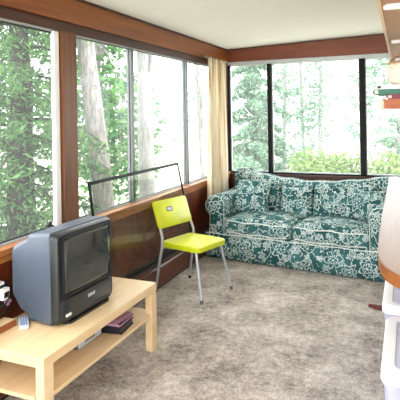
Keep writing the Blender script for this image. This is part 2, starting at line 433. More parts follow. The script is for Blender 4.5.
# ------------------------------------------------------------------ curtain
bm = B(); N = 72; zs = [2.262, 2.20, 1.9, 1.5, 1.1, .8, .66, .60]; rows = []
for j, z in enumerate(zs):
    g = [0, .15, .6, .9, 1, 1, 1, 1][j]; r = []
    for i in range(N+1):
        u = i/N
        y = 5.33+.54*u+.02*math.sin(u*40+z)*g + (-.04*(1-u) + .02*u)*(2.26-z)/1.6
        x = -2.105+.028*math.sin(u*2*PI*5.5+.6*math.sin(z*2))*(.55+.45*g)+.014*math.sin(u*2*PI*13+2)
        r.append(bm.verts.new((x, y, z+.02*math.sin(u*17)*(1 if j == 7 else 0)-.05*u*(j == 7))))
    rows.append(r)
for a, b in zip(rows, rows[1:]):
    for i in range(N): bm.faces.new((a[i], a[i+1], b[i+1], b[i]))
t = thing('curtain', 'cream pleated curtain hanging in the corner between the left and back windows', 'curtain')
c = obj('curtain_cloth', bm, M['curtain'], t, smooth=True, ang=180)
sm = c.modifiers.new('thickness', 'SOLIDIFY'); sm.thickness = .004
bm = B(); tube(bm, [(-2.105, 5.2, 2.257), (-2.105, 6.18, 2.257)], .008); obj('curtain_rail', bm, M['grey_alu'], t)

# ------------------------------------------------------------------ sofa (local: x along the width, y towards the back)
SW, SD = 2.0, .84
sofa = thing('sofa', 'two-seat rolled-arm sofa in a teal and white floral slipcover under the back window', 'sofa', (-2.105, 5.17, 0), math.radians(-7.2))
FL = M['floral']
# body + skirt
bm = B(); cushion(bm, SW/2, SD/2+.01, .165, SW-.06, SD-.04, .27, .03, (0, 0, 0)); obj('base', bm, FL, sofa, smooth=True, uv=True)
def pleat(u):
    d = 0
    for c0 in (.02, .67, 1.33, 1.98):
        e = (u-c0)/.018; d += .016*math.exp(-e*e)
    return d
bm = B(); N = 150; top = []; bot = []
for i in range(N+1):
    u = i/N*SW; w = .006*math.sin(u*23)+.004*math.sin(u*51)
    top.append(bm.verts.new((u, .012, .272+.004*math.sin(u*6)))); bot.append(bm.verts.new((u, -.012+w+pleat(u), .012+.003*math.sin(u*9))))
midr = [bm.verts.new((u.co.x, (u.co.y*.45+v.co.y*.55), .14)) for u, v in zip(top, bot)]
for A, Bq in ((top, midr), (midr, bot)):
    for i in range(N): bm.faces.new((A[i], A[i+1], Bq[i+1], Bq[i]))
for sx in (0, SW):   # side returns
    q = [bm.verts.new((sx, y, z)) for y, z in ((.012, .272), (SD, .272), (SD, .012), (-.0, .012))]; bm.faces.new(q)
s = obj('skirt', bm, FL, sofa, smooth=True, uv=True); mo = s.modifiers.new('thickness', 'SOLIDIFY'); mo.thickness = .006
bm = B(); tube(bm, [(i/40*SW, -.002, .276+.004*math.sin(i*.9)) for i in range(41)], .006, 6); obj('piping', bm, M['pipe'], s)
# rolled arms
def arm(x_in, x_out, name='arm'):
    sgn = 1 if x_out > x_in else -1; wdt = abs(x_out-x_in)
    pr = [(x_in, .10)]
    cx_ = x_in+sgn*wdt*.52; r = wdt*.56; czr = .70-r
    pr += [(x_in, .40)]
    for kx in range(0, 15):
        a = math.radians(165-kx*16)
        pr.append((cx_+sgn*r*math.cos(a), czr+r*math.sin(a)))
    pr += [(x_out-sgn*.035, .40), (x_out-sgn*.02, .10)]
    bm = B(); rings = []
    for y, s_, dz in ((.0, .90, 0), (.012, .97, 0), (.03, 1, 0), (.3, 1, .0), (.6, 1, .012), (SD-.06, 1, .02)):
        mx = sum(p[0] for p in pr)/len(pr)
        rings.append([(mx+(px-mx)*s_, y+.0, .1+(pz-.1)*(s_*.3+.7)+dz*(pz > .35)) for px, pz in pr])
    loft(bm, rings); bmesh.ops.subdivide_edges(bm, edges=[e for e in bm.edges if e.calc_length() > .15], cuts=2)
    a_ = obj(name, bm, FL, sofa, smooth=True, uv=True, ang=60)
    bm = B(); tube(bm, [(px, .006, .1+(pz-.1)*.99) for px, pz in pr], .0035, 6); obj('piping', bm, M['pipe'], a_)
arm(.225, .015); arm(SW-.225, SW-.015)
# back slipcover with a sagging top edge
bm = B(); NX, NZ = 40, 10
def topz(u): return .80+.12*abs(2*u-1)**1.6*(1 if u > .5 else .95)+.03*math.exp(-((u-.07)/.05)**2)+.006*math.sin(u*38)
F, K = [], []
for i in range(NX+1):
    u = i/NX; x = .03+u*(SW-.06); tz = topz(u); fr = []; bk = []
    for j in range(NZ+1):
        v = j/NZ; z = .25+(tz-.25)*v
        y = SD-.20+.07*v+.008*math.sin(x*20+z*9)
        if v > .85: y += .05*((v-.85)/.15)**2
        fr.append(bm.verts.new((x, y, z-.004*(v > .95)))); bk.append(bm.verts.new((x, SD-.0+.035*v, z)))
    F.append(fr); K.append(bk)
for i in range(NX):
    for j in range(NZ):
        bm.faces.new((F[i][j], F[i+1][j], F[i+1][j+1], F[i][j+1])); bm.faces.new((K[i][j], K[i][j+1], K[i+1][j+1], K[i+1][j]))
    bm.faces.new((F[i][NZ], F[i+1][NZ], K[i+1][NZ], K[i][NZ])); bm.faces.new((F[i][0], K[i][0], K[i+1][0], F[i+1][0]))
for i in (0, NX):
    for j in range(NZ): bm.faces.new((F[i][j], F[i][j+1], K[i][j+1], K[i][j]))
bk = obj('backrest', bm, FL, sofa, smooth=True, uv=True, ang=60)
bm = B(); tube(bm, [(.03+i/60*(SW-.06), SD-.065, topz(i/60)-.001) for i in range(61)], .004, 6); obj('piping', bm, M['pipe'], bk)
# seat cushions
for i, (a, b) in enumerate(((.215, .985), (.995, 1.785))):
    bm = B(); cushion(bm, (a+b)/2, .335, .365, b-a-.004, .64, .165, .05, (0, .014, .045), 16, .004, i)
    c = obj('seat_cushion', bm, FL, sofa, smooth=True, uv=True, ang=180)
    for zz, nm in ((.425, 0), (.302, 1)):
        bm = B(); tube(bm, [(a+.04+(b-a-.08)*q/20, .012-.013*(1-(2*q/20-1)**2), zz+.006*math.sin(q*.7+i)) for q in range(21)], .006, 6)
        obj('piping', bm, M['pipe'], c)
# back cushions
for i, (a, b, h) in enumerate(((.24, .66, .40), (.665, 1.05, .38), (1.055, 1.76, .40))):
    Mx = Matrix.Translation((0, .595, .42)) @ Matrix.Rotation(math.radians(-12), 4, 'X')
    bm = B(); cushion(bm, (a+b)/2, 0, h/2-.015, b-a, .15, h, .06, (0, .035, .015), 16, .006, 10+i, Mx)
    obj('back_cushion', bm, FL, sofa, smooth=True, uv=True, ang=180)
# loose pillows : things of their own, set in sofa space
sm_ = Matrix.Translation((-2.105, 5.17, 0)) @ Matrix.Rotation(math.radians(-7.2), 4, 'Z')
def pillow(label, x, y, z, s, th, tilt, roll, yaw, seed):
    Mx = sm_ @ Matrix.Translation((x, y, z)) @ Matrix.Rotation(math.radians(yaw), 4, 'Z') @ Matrix.Rotation(math.radians(tilt), 4, 'X') @ Matrix.Rotation(math.radians(roll), 4, 'Y')
    bm = B(); cushion(bm, 0, 0, 0, s, th, s*.94, th*.5, (0, th*.5, 0), 16, .005, seed)
    for v in bm.verts:   # pinch the corners outward
        c = v.co; f = min(1, abs(c.x)/(s/2))*min(1, abs(c.z)/(s*.47)); c.y *= (1-.55*f*f)
    o = obj('throw_pillow', bm, FL, None, smooth=True, uv=True, ang=180); o.matrix_world = Mx
    tag(o, label, 'pillow', 'matching floral pillows on the sofa')
pillow('square teal floral pillow slumped against the left arm of the sofa', .40, .40, .645, .40, .09, -20, 3, 4, 3)
pillow('teal floral pillow tucked beside the right arm of the sofa', 1.72, .46, .625, .33, .09, -18, -10, -38, 5)

# ------------------------------------------------------------------ lime chair (local: x forward, y sideways)
ch = thing('side_chair', 'lime green chair with grey tubular steel legs facing the room beside the leaning glass', 'chair', (-1.81, 4.145, 0), math.radians(-15.5))
def rounded(bm, poly, z0, z1): return prism(bm, poly, 'z', z0, z1)
bm = B(); rings = []
pl_ = rrect(-.215, .225, -.212, .212, .05, 6)
for z, s in ((.412, .965), (.416, .985), (.440, 1), (.456, .992), (.461, .965)):
    rings.append([(x*s, y*s, z) for x, y in pl_])
loft(bm, rings); obj('seat', bm, M['lime'], ch, smooth=True, ang=35)
bm = B(); rings = []
for th, s in ((-.011, .97), (-.008, 1), (.008, 1), (.011, .97)):
    r = []
    for y, z in rrect(-.232, .232, -.126, .126, .03, 5):
        r.append((th, y*s, z*s))
    rings.append(r)
loft(bm, rings)
bmesh.ops.transform(bm, matrix=Matrix.Translation((-.244, -.008, .692)) @ Matrix.Rotation(math.radians(-19), 4, 'Y'), verts=bm.verts)
br = obj('backrest', bm, M['lime'], ch, smooth=True, ang=35)
Mb = Matrix.Translation((-.244, -.008, .692)) @ Matrix.Rotation(math.radians(-19), 4, 'Y')
bm = B(); prism(bm, rrect(-.082, .002, .010, .054, .018, 5), 'x', .0, .0124); 
hole = bm; bmesh.ops.transform(bm, matrix=Mb, verts=bm.verts); gr = obj('grip_slot', bm, M['black'], br)
bm = B(); prism(bm, rrect(-.074, -.006, .018, .046, .013, 5), 'x', .005, .0136); bmesh.ops.transform(bm, matrix=Mb, verts=bm.verts); obj('grip_plate', bm, M['steel'], gr)
for sy in (-1, 1):
    bm = B(); tube(bm, [(-.255, sy*.245, .012), (-.215, sy*.235, .25), (-.185, sy*.225, .42), (-.182, sy*.222, .50), (-.212, sy*.215, .58), (-.277, sy*.207, .73)], .013, 10)
    o = obj('leg', bm, M['steel'], ch, smooth=True)
    bm = B(); tube(bm, [(-.257, sy*.2455, 0), (-.252, sy*.2443, .03)], .0145, 10); obj('foot_cap', bm, M['black'], o)
    bm = B(); tube(bm, [(.165, sy*.175, .428), (.21, sy*.197, .22), (.255, sy*.22, .012)], .013, 10)
    o = obj('leg', bm, M['steel'], ch, smooth=True)
    bm = B(); tube(bm, [(.257, sy*.221, 0), (.252, sy*.2185, .03)], .0145, 10); obj('foot_cap', bm, M['grey_alu'], o)
bm = B(); tube(bm, [(-.185, -.225, .405), (-.185, .225, .405)], .009); tube(bm, [(.165, -.175, .415), (.165, .175, .415)], .009)
tube(bm, [(-.185, -.2, .41), (.165, -.17, .416)], .009); tube(bm, [(-.185, .2, .41), (.165, .17, .416)], .009)
obj('seat_frame', bm, M['steel'], ch, smooth=True)

# ------------------------------------------------------------------ coffee table under the television
TX0, TX1, TY0, TY1 = -2.10, -1.61, 1.885, 3.035
tb = thing('coffee_table', 'low birch-look coffee table with a lower shelf carrying the television', 'table', ((TX0+TX1)/2, (TY0+TY1)/2, 0))
hx, hy = (TX1-TX0)/2, (TY1-TY0)/2
obj('tabletop', box(B(), -hx, hx, -hy, hy, .40, .45), M['birch'], tb, bevel=.002)
for sx in (-1, 1):
    for sy in (-1, 1):
        x0, y0 = sx*(hx-.026), sy*(hy-.036)
        obj('leg', box(B(), x0-.025, x0+.025, y0-.035, y0+.035, 0, .40), M['birch'], tb, bevel=.002)
a_, b_, n_ = hx-.006, hy-.004, .054
bm = B(); prism(bm, [(-a_, -b_+.07), (-a_+n_, -b_+.07), (-a_+n_, -b_), (a_-n_, -b_), (a_-n_, -b_+.07), (a_, -b_+.07), (a_, b_-.07), (a_-n_, b_-.07), (a_-n_, b_), (-a_+n_, b_), (-a_+n_, b_-.07), (-a_, b_-.07)], 'z', .235, .255)
obj('shelf', bm, M['birch'], tb)

# ------------------------------------------------------------------ television (local: x towards the viewer side, y along the screen)
tv = thing('television', 'bulky grey-blue tube television on the birch coffee table', 'television', (-1.752, 2.447, .45), math.radians(-1.5))
def ring_yz(x, hw, z0, z1, r, hw2=None):
    out = []
    for y, z in rrect(-hw, hw, z0, z1, r, 4):
        f = 1 if hw2 is None else (hw+(hw2-hw)*max(0, min(1, (z1-z)/(z1-z0))))/hw
        out.append((x, y*f, z))
    return out
bm = B(); loft(bm, [ring_yz(-.215, .258, .02, .484, .02), ring_yz(-.205, .262, .012, .496, .02), ring_yz(-.075, .268, .006, .512, .022), ring_yz(-.055, .270, .006, .512, .022), ring_yz(-.05, .266, .010, .508, .02)])
obj('housing', bm, M['tv_side'], tv, smooth=True, ang=30)
bm = B(); loft(bm, [ring_yz(-.378, .17, .18, .36, .05), ring_yz(-.368, .215, .15, .395, .05), ring_yz(-.338, .250, .115, .42, .045), ring_yz(-.28, .256, .055, .445, .03), ring_yz(-.212, .252, .03, .474, .02)])
obj('tube_cover', bm, M['tv_side'], tv, smooth=True, ang=30)
# front bezel : frame with a bulging chin
bm = B()
loft(bm, [ring_yz(-.05, .265, .012, .506, .022), ring_yz(-.02, .263, .012, .502, .03), ring_yz(-.006, .256, .018, .494, .03)])
bz = obj('bezel', bm, M['tv_front'], tv, smooth=True, ang=30)
bm = B(); rings = []
for x, s in ((-.02, 1), (.012, .97), (.024, .90)):
    rings.append([(x - .018*(y/.25)**2, y*s, .085+(z-.085)*s) for y, z in rrect(-.252, .252, .014, .145, .03, 5)])
loft(bm, rings); chn = obj('control_panel', bm, M['tv_front'], tv, smooth=True, ang=35)
for yy in (.04, .07, .10, .13):
    bm = B(); box(bm, .0215, .0255, yy-.009, yy+.009, .048, .055); obj('button', bm, M['black'], chn)
bm = B(); box(bm, .018, .0245, -.225, -.185, .052, .066); obj('input_badge', bm, M['logo'], chn)
cu = D.curves.new('brand_text', 'FONT'); cu.body = 'SONY'; cu.size = .026; cu.extrude = .001; cu.align_x = 'CENTER'
to = D.objects.new('tmp', cu); C.objects.link(to); bpy.context.view_layer.update()
me = D.meshes.new_from_object(to); D.objects.remove(to)
me.transform(Matrix.Translation((.0248, 0, .098)) @ Matrix(((0, 0, 1, 0), (1, 0, 0, 0), (0, 1, 0, 0), (0, 0, 0, 1))))
lg = link('brand_lettering', me, M['logo'], chn)
bm = B(); nY, nZ = 18, 14; g = []
for j in range(nZ+1):
    r = []
    for i in range(nY+1):
        a, b = 2*i/nY-1, 2*j/nZ-1
        r.append(bm.verts.new((.002+.012*(1-.5*a*a-.5*b*b), a*.214, .318+b*.155)))
    g.append(r)
for j in range(nZ):
    for i in range(nY): bm.faces.new((g[j][i], g[j][i+1], g[j+1][i+1], g[j+1][i]))
sc_ = obj('screen', bm, M['screen'], tv, smooth=True, ang=180); so = sc_.modifiers.new('thickness', 'SOLIDIFY'); so.thickness = .012
bm = B(); 
for y0, y1, z0, z1 in ((-.228, -.212, .155, .482), (.212, .228, .155, .482), (-.228, .228, .472, .486), (-.228, .228, .148, .164)):
    box(bm, -.004, .006, y0, y1, z0, z1)
obj('screen_surround', bm, M['black'], tv)
bm = B(); prism(bm, rrect(-.20, .02, -.20, .20, .03, 4), 'z', 0, .014); obj('foot', bm, M['black'], tv)

# ------------------------------------------------------------------ things on and under the coffee table
def flat(name, label, cat, cx, cy, z, w, d, h, rz, group=None): return thing(name, label, cat, (cx, cy, z), math.radians(rz), group)
t = flat('wooden_board', 'birch board with a brown front edge lying on the coffee table at the far left', 'board', -2.055, 1.96, .45, 0, 0, 0, 0)
obj('panel', box(B(), -.043, .036, -.16, .18, 0, .034), M['birch'], t); obj('edge_band', box(B(), .036, .041, -.16, .18, 0, .0345), M['birch_edge'], t)
t = flat('remote_control', 'pale grey remote control lying beside the near corner of the television', 'remote control', -1.985, 2.168, .45, 0, 0, 0, -46)
bm = B(); loft(bm, [[(x*s, y*s, z) for x, y in rrect(-.075, .075, -.026, .026, .012, 4)] for z, s in ((0, .96), (.004, 1), (.014, 1), (.018, .95))])
obj('body', bm, M['remote'], t, smooth=True, ang=35)
for a in range(5):
    for b in range(3):
        obj('button', box(B(), -.055+a*.024, -.041+a*.024, -.018+b*.013, -.009+b*.013, .017, .0205), M['remote_key'], t)
t = flat('video_player', 'slim grey disc player on the lower shelf of the coffee table', 'disc player', -1.88, 2.455, .255, 0, 0, 0, 0)
obj('case', box(B(), -.16, .12, -.10, .12, .008, .052), M['dvd'], t, bevel=.004)
obj('front_panel', box(B(), .12, .128, -.098, .118, .01, .05), M['remote'], t)
obj('disc_tray', box(B(), .128, .131, -.05, .05, .028, .042), M['dvd'], t)
for yy in (-.08, .1): obj('foot', box(B(), .07, .10, yy-.012, yy+.012, 0, .008), M['black'], t)
def book(label, cx, cy, z, w, d, h, rz, cover, name='book', cat='book', group=None, page=None):
    t = thing(name, label, cat, (cx, cy, z), math.radians(rz), group)
    bm = B(); box(bm, -w/2, w/2, -d/2, d/2, 0, .004); box(bm, -w/2, w/2, -d/2, d/2, h-.004, h); box(bm, -w/2, -w/2+.004, -d/2, d/2, .004, h-.004)
    obj('cover', bm, cover, t)
    obj('pages', box(B(), -w/2+.004, w/2-.008, -d/2+.006, d/2-.006, .004, h-.004), page or M['pages'], t)
    return t
gk = 'disc cases stacked under the coffee table'
book('dark navy case at the bottom of the stack on the lower table shelf', -1.745, 2.70, .255, .20, .18, .040, 6, M['book_dark'], 'disc_case', 'case', gk, M['book_dark'])
book('dark case with mauve edge in the middle of the stack under the table', -1.742, 2.702, .295, .19, .175, .024, 2, M['book_dark'], 'disc_case', 'case', gk, M['book_pink'])
book('mauve and grey case on top of the stack under the table', -1.745, 2.70, .319, .18, .16, .018, -6, M['book_pink'], 'disc_case', 'case', gk, M['dvd'])
# power strip on the wall
t = thing('power_strip', 'black power strip on the left wall with a white plug, behind the coffee table', 'power strip', (WX, 2.105, .52))
obj('case', box(B(), 0, .05, -.13, .13, 0, .125), M['black'], t, bevel=.006)
obj('white_trim', box(B(), .0, .052, -.13, .09, .125, .14), M['white'], t)
p = obj('white_plug', box(B(), .05, .085, .045, .10, .045, .11), M['white'], t, bevel=.006)
obj('plug_face', box(B(), .085, .089, .055, .09, .06, .09), M['black'], p)
obj('pink_plug', box(B(), .05, .08, .085, .118, .005, .035), M['book_pink'], t, bevel=.005)
for lab, pts in (('black cord drooping from the white plug on the power strip', [(-2.105, 2.18, .60), (-2.085, 2.165, .585), (-2.09, 2.14, .555), (-2.10, 2.05, .535), (-2.12, 1.92, .52)]),
                 ('black cord drooping from the pink plug on the power strip', [(-2.112, 2.205, .54), (-2.09, 2.18, .535), (-2.085, 2.12, .515), (-2.10, 2.0, .505), (-2.12, 1.88, .515)])):
    P_ = []
    for i in range(len(pts)-1):
        for q in range(4):
            P_.append(Vector(pts[i]).lerp(Vector(pts[i+1]), q/4))
    P_.append(Vector(pts[-1])); bm = B(); tube(bm, P_, .006, 8)
    bmesh.ops.translate(bm, verts=bm.verts, vec=-t.location)
    obj('power_cord', bm, M['black'], t, smooth=True)

# ------------------------------------------------------------------ counter on the right
ct = thing('counter', 'long glossy brown counter with a rounded near end along the right side', 'counter', (0, 0, 0))
E1 = [(RX-.005, 5.52), (-.172, 5.52), (-.166, 4.6), (-.157, 3.5), (-.146, 2.85), (-.137, 2.60), (-.128, 2.47), (-.112, 2.37), (-.088, 2.29), (-.05, 2.225), (0, 2.17), (.1, 2.10), (.25, 2.06), (RX-.005, 2.05)]
bm = B(); prism(bm, E1, 'z', .879, .92); obj('countertop', bm, M['counter'], ct)
bm = B(); pts = E1[1:]
A = [(x, y) for x, y in pts]
inn = [(x+.004, y+.004) for x, y in pts]
for i in range(len(pts)-1):
    (x0, y0), (x1, y1) = A[i], A[i+1]
    d = Vector((x1-x0, y1-y0)).normalized(); n = Vector((d.y, -d.x)); n = n if n.x <= 0 or n.y <= 0 else -n
    n = Vector((d.y, -d.x))
    if n.dot(Vector((-1, -.6))) < 0: n = -n
    th = .006
    vs = [bm.verts.new(p) for p in ((x0, y0, .864), (x1, y1, .864), (x1, y1, .921), (x0, y0, .921), (x0+n.x*th, y0+n.y*th, .866), (x1+n.x*th, y1+n.y*th, .866), (x1+n.x*th, y1+n.y*th, .918), (x0+n.x*th, y0+n.y*th, .918))]
    for f in ((0, 1, 2, 3), (4, 7, 6, 5), (0, 4, 5, 1), (3, 2, 6, 7), (0, 3, 7, 4), (1, 5, 6, 2)): bm.faces.new([vs[q] for q in f])
obj('edge_band', bm, M['counter_edge'], ct)
for yy in (2.4, 5.3): obj('leg', box(B(), .365, .41, yy-.03, yy+.03, 0, .879), M['counter_edge'], ct)

# ------------------------------------------------------------------ storage bins under the counter
def storage_bin(label, x0, x1, y0, y1, h):
    t = thing('storage_bin', label, 'storage bin', ((x0+x1)/2, (y0+y1)/2, 0), 0, 'lidded storage bins under the counter')
    hx, hy = (x1-x0)/2, (y1-y0)/2
    bm = B(); loft(bm, [[(x*s, y*s, z) for x, y in rrect(-hx, hx, -hy, hy, .05, 5)] for z, s in ((0, .86), (.02, .88), (h-.07, .945), (h-.065, .965), (h-.04, .965))])
    obj('body', bm, M['bin_body'], t, smooth=True, ang=35)
    bm = B(); P0 = rrect(-hx, hx, -hy, hy, .055, 6); P1 = rrect(-hx+.055, hx-.055, -hy+.06, hy-.06, .035, 6)
    loft(bm, [[(x*s, y*s, z) for x, y in P0] for z, s in ((h-.046, .99), (h-.043, 1), (h-.010, .995), (h-.004, .97), (h-.003, .965))])
    ld = obj('lid', bm, M['white'], t, smooth=True, ang=30)
    bm = B()
    n = len(P0); o_ = [bm.verts.new((x*.96, y*.965, h-.003)) for x, y in P0]; o2 = [bm.verts.new((x*.95, y*.955, h+.004)) for x, y in P0]
    i2 = [bm.verts.new((x, y, h+.004)) for x, y in P1]; i1 = [bm.verts.new((x*.97, y*.98, h-.003)) for x, y in P1]
    for A_, B_ in ((o_, o2), (o2, i2), (i2, i1)):
        for q in range(n): bm.faces.new((A_[q], A_[(q+1) % n], B_[(q+1) % n], B_[q]))
    obj('lid_rim', bm, M['white'], ld, smooth=True, ang=30)
    bm = B(); loft(bm, [[(x*.96, y*.97, z) for x, y in P1] for z in (h-.0035, h-.0015)]); obj('lid_panel', bm, M['lavender'], ld)
    return t
storage_bin('nearer white-lidded lavender storage bin at the lower right, in front of the other', -.122, .345, 2.205, 2.865, .50)
storage_bin('farther white-lidded lavender storage bin half hidden under the rounded counter end', -.150, .345, 2.985, 3.70, .50)
# dark red scrap on the carpet
bm = B(); rings = []
for i in range(13):
    u = i/12; r = .012+.012*math.sin(u*PI)
    rings.append([(-.315+.16*u, 4.29-.05*u+r*1.9*math.cos(a), .011+.0085*math.sin(a)*(1+.2*math.sin(i*2))) for a in [2*PI*q/10 for q in range(10)]])
loft(bm, rings); tag(obj('cloth_scrap', bm, M['darkred'], None, smooth=True, ang=180), 'small dark red cloth scrap on the carpet beside the farther storage bin', 'cloth')

# ------------------------------------------------------------------ shelves on the right wall
t = thing('wall_shelf', 'long brown plywood shelf with white brackets high on the right wall', 'shelf', (0, 0, 0))
bm = B(); prism(bm, [(-.078, 1.2), (RX, 1.2), (RX, 4.31), (-.105, 4.31)], 'z', 1.99, 2.012); obj('board', bm, M['shelf_wood'], t)
bm = B(); prism(bm, [(-.086, 1.2), (-.075, 1.2), (-.099, 4.31), (-.113, 4.31)], 'z', 1.984, 2.016); obj('edge_band', bm, M['shelf_edge'], t)
for yy in (1.945, 2.93, 3.93):
    bm = B(); box(bm, -.066, RX, yy-.012, yy+.012, 1.972, 1.99); tube(bm, [(-.066, yy, 1.981), (-.074, yy, 1.981)], .009, 10); box(bm, RX-.012, RX, yy-.012, yy+.012, 1.72, 1.972)
    obj('bracket', bm, M['white'], t)
t = thing('lower_shelf', 'short white shelf on the right wall holding the stacked books', 'shelf', (0, 0, 0))
obj('board', box(B(), -.09, RX, 2.66, 3.05, 1.592, 1.612), M['white'], t, bevel=.003)
for yy in (2.74, 2.97): obj('bracket', box(B(), -.05, RX, yy-.01, yy+.01, 1.568, 1.592), M['white'], t)
gk = 'books stacked on the lower right shelf'
def wbook(label, x0, y0, y1, z, h, cover, rz=0, w=.30, end=None):
    # spine towards the room (-x), lying flat
    t = thing('book', label, 'book', (x0+w/2, (y0+y1)/2, z), math.radians(rz), gk); d = y1-y0
    bm = B(); box(bm, -w/2, w/2, -d/2, d/2, 0, .005); box(bm, -w/2, w/2, -d/2, d/2, h-.005, h)
    prism(bm, [(-w/2, 0), (-w/2, h), (-w/2-.008, h*.7), (-w/2-.008, h*.3)], 'y', -d/2, d/2)
    box(bm, -w/2+.02, w/2, -d/2, -d/2+.004, .005, h-.005)
    obj('cover', bm, cover, t); obj('pages', box(B(), -w/2+.001, w/2-.006, -d/2+.006, d/2-.006, .005, h-.005), M['pages'], t)
    if end: obj('spine_cap', box(B(), -w/2-.006, -w/2+.012, -d/2-.004, -d/2+.02, .004, h-.004), end, t)
wbook('thick rust-brown book with a cream spine end, lowest of the stack', -.127, 2.70, 2.98, 1.612, .050, M['rust'], 0, .34, M['pages'])
wbook('maroon book set back between the rust-brown and green books', -.090, 2.70, 2.96, 1.662, .024, M['maroon'], 0, .30)
wbook('dark green book jutting out over the maroon book', -.150, 2.71, 2.99, 1.686, .028, M['green_book'], -2, .34)
wbook('white book with a black corner, topmost of the stack', -.138, 2.72, 2.95, 1.714, .020, M['white'], 2, .32, M['black'])
bt = thing('basket', 'round pale woven basket on top of the stacked books', 'basket', (.02, 2.83, 1.734))
bm = B(); rings = []
for z, r in ((0, .085), (.015, .103), (.05, .114), (.09, .114), (.115, .108), (.118, .10), (.09, .102), (.03, .098), (.02, .08)):
    rings.append([(r*math.cos(a)*(1+.012*math.sin(a*24)), r*math.sin(a)*(1+.012*math.sin(a*24)), z) for a in [2*PI*q/72 for q in range(72)]])
loft(bm, rings); obj('bowl', bm, M['basket'], bt, smooth=True, ang=180)
bm = B(); tube(bm, [(.108*math.cos(2*PI*q/40), .108*math.sin(2*PI*q/40), .118) for q in range(40)], .007, 8, True); obj('rim', bm, M['shelf_wood'], bt, smooth=True)
bm = B(); tube(bm, [(.1*math.cos(PI*q/16), 0, .118+.055*math.sin(PI*q/16)) for q in range(17)], .006, 8); obj('handle', bm, M['shelf_wood'], bt, smooth=True)

# ------------------------------------------------------------------ outdoors
GZ = -.7
bm = B(); box(bm, -60, 40, -30, 90, GZ-.3, GZ); struct('ground', bm, M['ground'])
def leaf_mesh(name, pts, size, mat, parent, seed, asp=.5, droop=0):
    rnd = random.Random(seed); V = []; Fc = []
    for p in pts:
        s = size*rnd.uniform(.6, 1.4)
        a = Vector((rnd.gauss(0, 1), rnd.gauss(0, 1), rnd.gauss(0, .6)-droop)).normalized(); b = a.orthogonal().normalized()
        b = Matrix.Rotation(rnd.uniform(0, 6.28), 3, a) @ b
        k = len(V); V += [p-a*s-b*s*asp*.3, p-b*s*asp, p+a*s, p+b*s*asp]; Fc.append((k, k+1, k+2, k+3))
    me = D.meshes.new(name); me.from_pydata([tuple(v) for v in V], [], Fc); me.update()
    return link(name, me, mat, parent)
def blob(rnd, c, r, n):
    out = []
    for _ in range(n):
        d = Vector((rnd.gauss(0, 1), rnd.gauss(0, 1), rnd.gauss(0, 1))).normalized()*(rnd.random()**.45)
        out.append(Vector((c[0]+d.x*r[0], c[1]+d.y*r[1], c[2]+d.z*r[2])))
    return out
def limb(p0, p1, r0, r1, rnd, n=8, wob=.06):
    pts = []; p0, p1 = Vector(p0), Vector(p1)
    for i in range(n+1):
        u = i/n; q = p0.lerp(p1, u)+Vector((rnd.uniform(-wob, wob), rnd.uniform(-wob, wob), 0))*min(1, u*3)
        pts.append(q)
    return pts, [r0+(r1-r0)*i/n for i in range(n+1)]
def conifer(label, x, y, h, spread, mat, bark, seed, z0=GZ, dens=1.0, size=.05, rt=.16, group='trees outside the windows', first=.3):
    rnd = random.Random(seed); t = thing('conifer', label, 'tree', (x, y, z0), 0, group)
    bm = B(); pts, rr = limb((0, 0, 0), (.1, 0, h), rt, .03, rnd, 10, .03); tube(bm, pts, rr, 12); tr = obj('trunk', bm, bark, t, smooth=True)
    bm = B(); L = []; nb = int(h*11*dens)
    for i in range(nb):
        z = first+(h-first)*i/nb; ln = spread*(1-.75*z/h)*rnd.uniform(.7, 1.1); a = i*2.4+rnd.uniform(-.4, .4)
        d = Vector((math.cos(a), math.sin(a), 0)); P_ = []
        for k in range(8):
            u = k/7; P_.append(Vector((0, 0, z))+d*ln*u+Vector((0, 0, .25*ln*u-.55*ln*u*u)))
        tube(bm, P_, [.022*(1-.8*k/7) for k in range(8)], 5)
        for k in range(int(330*ln)):
            u = rnd.random()**.7; q = P_[min(6, int(u*7))].lerp(P_[min(6, int(u*7))+1], u*7-int(u*7))
            side = d.cross(Vector((0, 0, 1)))*rnd.gauss(0, .22*ln*(1.1-u))
            L.append(q+side+Vector((rnd.gauss(0, .03), rnd.gauss(0, .03), -abs(rnd.gauss(0, .09))-abs(side.length)*.35)))
    obj('branches', bm, bark, t); leaf_mesh('foliage', L, size, mat, t, seed+1, .28, .5); return t
def broadleaf(label, x, y, base_r, top, crown, mat, bark, seed, n=2500, size=.07, branches=5, z0=GZ, name='tree', cat='tree', group='trees outside the windows', tr=None):
    rnd = random.Random(seed); t = thing(name, label, cat, (x, y, z0), 0, group)
    bm = B(); pts, rr = limb((0, 0, 0), top, base_r, base_r*.62, rnd, 10, base_r*.12); tube(bm, pts, rr, 14)
    obj('trunk', bm, bark, t, smooth=True)
    bm = B()
    for i in range(branches):
        s = pts[rnd.randint(4, 10)]; c = rnd.choice(crown); e = Vector(c[0])+Vector((rnd.uniform(-1, 1)*c[1][0]*.7, rnd.uniform(-1, 1)*c[1][1]*.7, rnd.uniform(-.5, .7)*c[1][2]))
        p2, r2 = limb(s, e, base_r*.28, .012, rnd, 7, .07); tube(bm, p2, r2, 7)
    if branches: obj('branches', bm, bark, t, smooth=True)
    L = []; tot = sum(c[1][0]*c[1][1]*c[1][2] for c in crown)
    for c, r in crown:
        m = max(8, int(n*r[0]*r[1]*r[2]/tot/5))
        for sub in blob(rnd, c, r, m):   # leaf sprays
            L += blob(rnd, sub, (.16, .16, .09), 5)
    leaf_mesh('foliage', L, size, mat, t, seed+3); return t
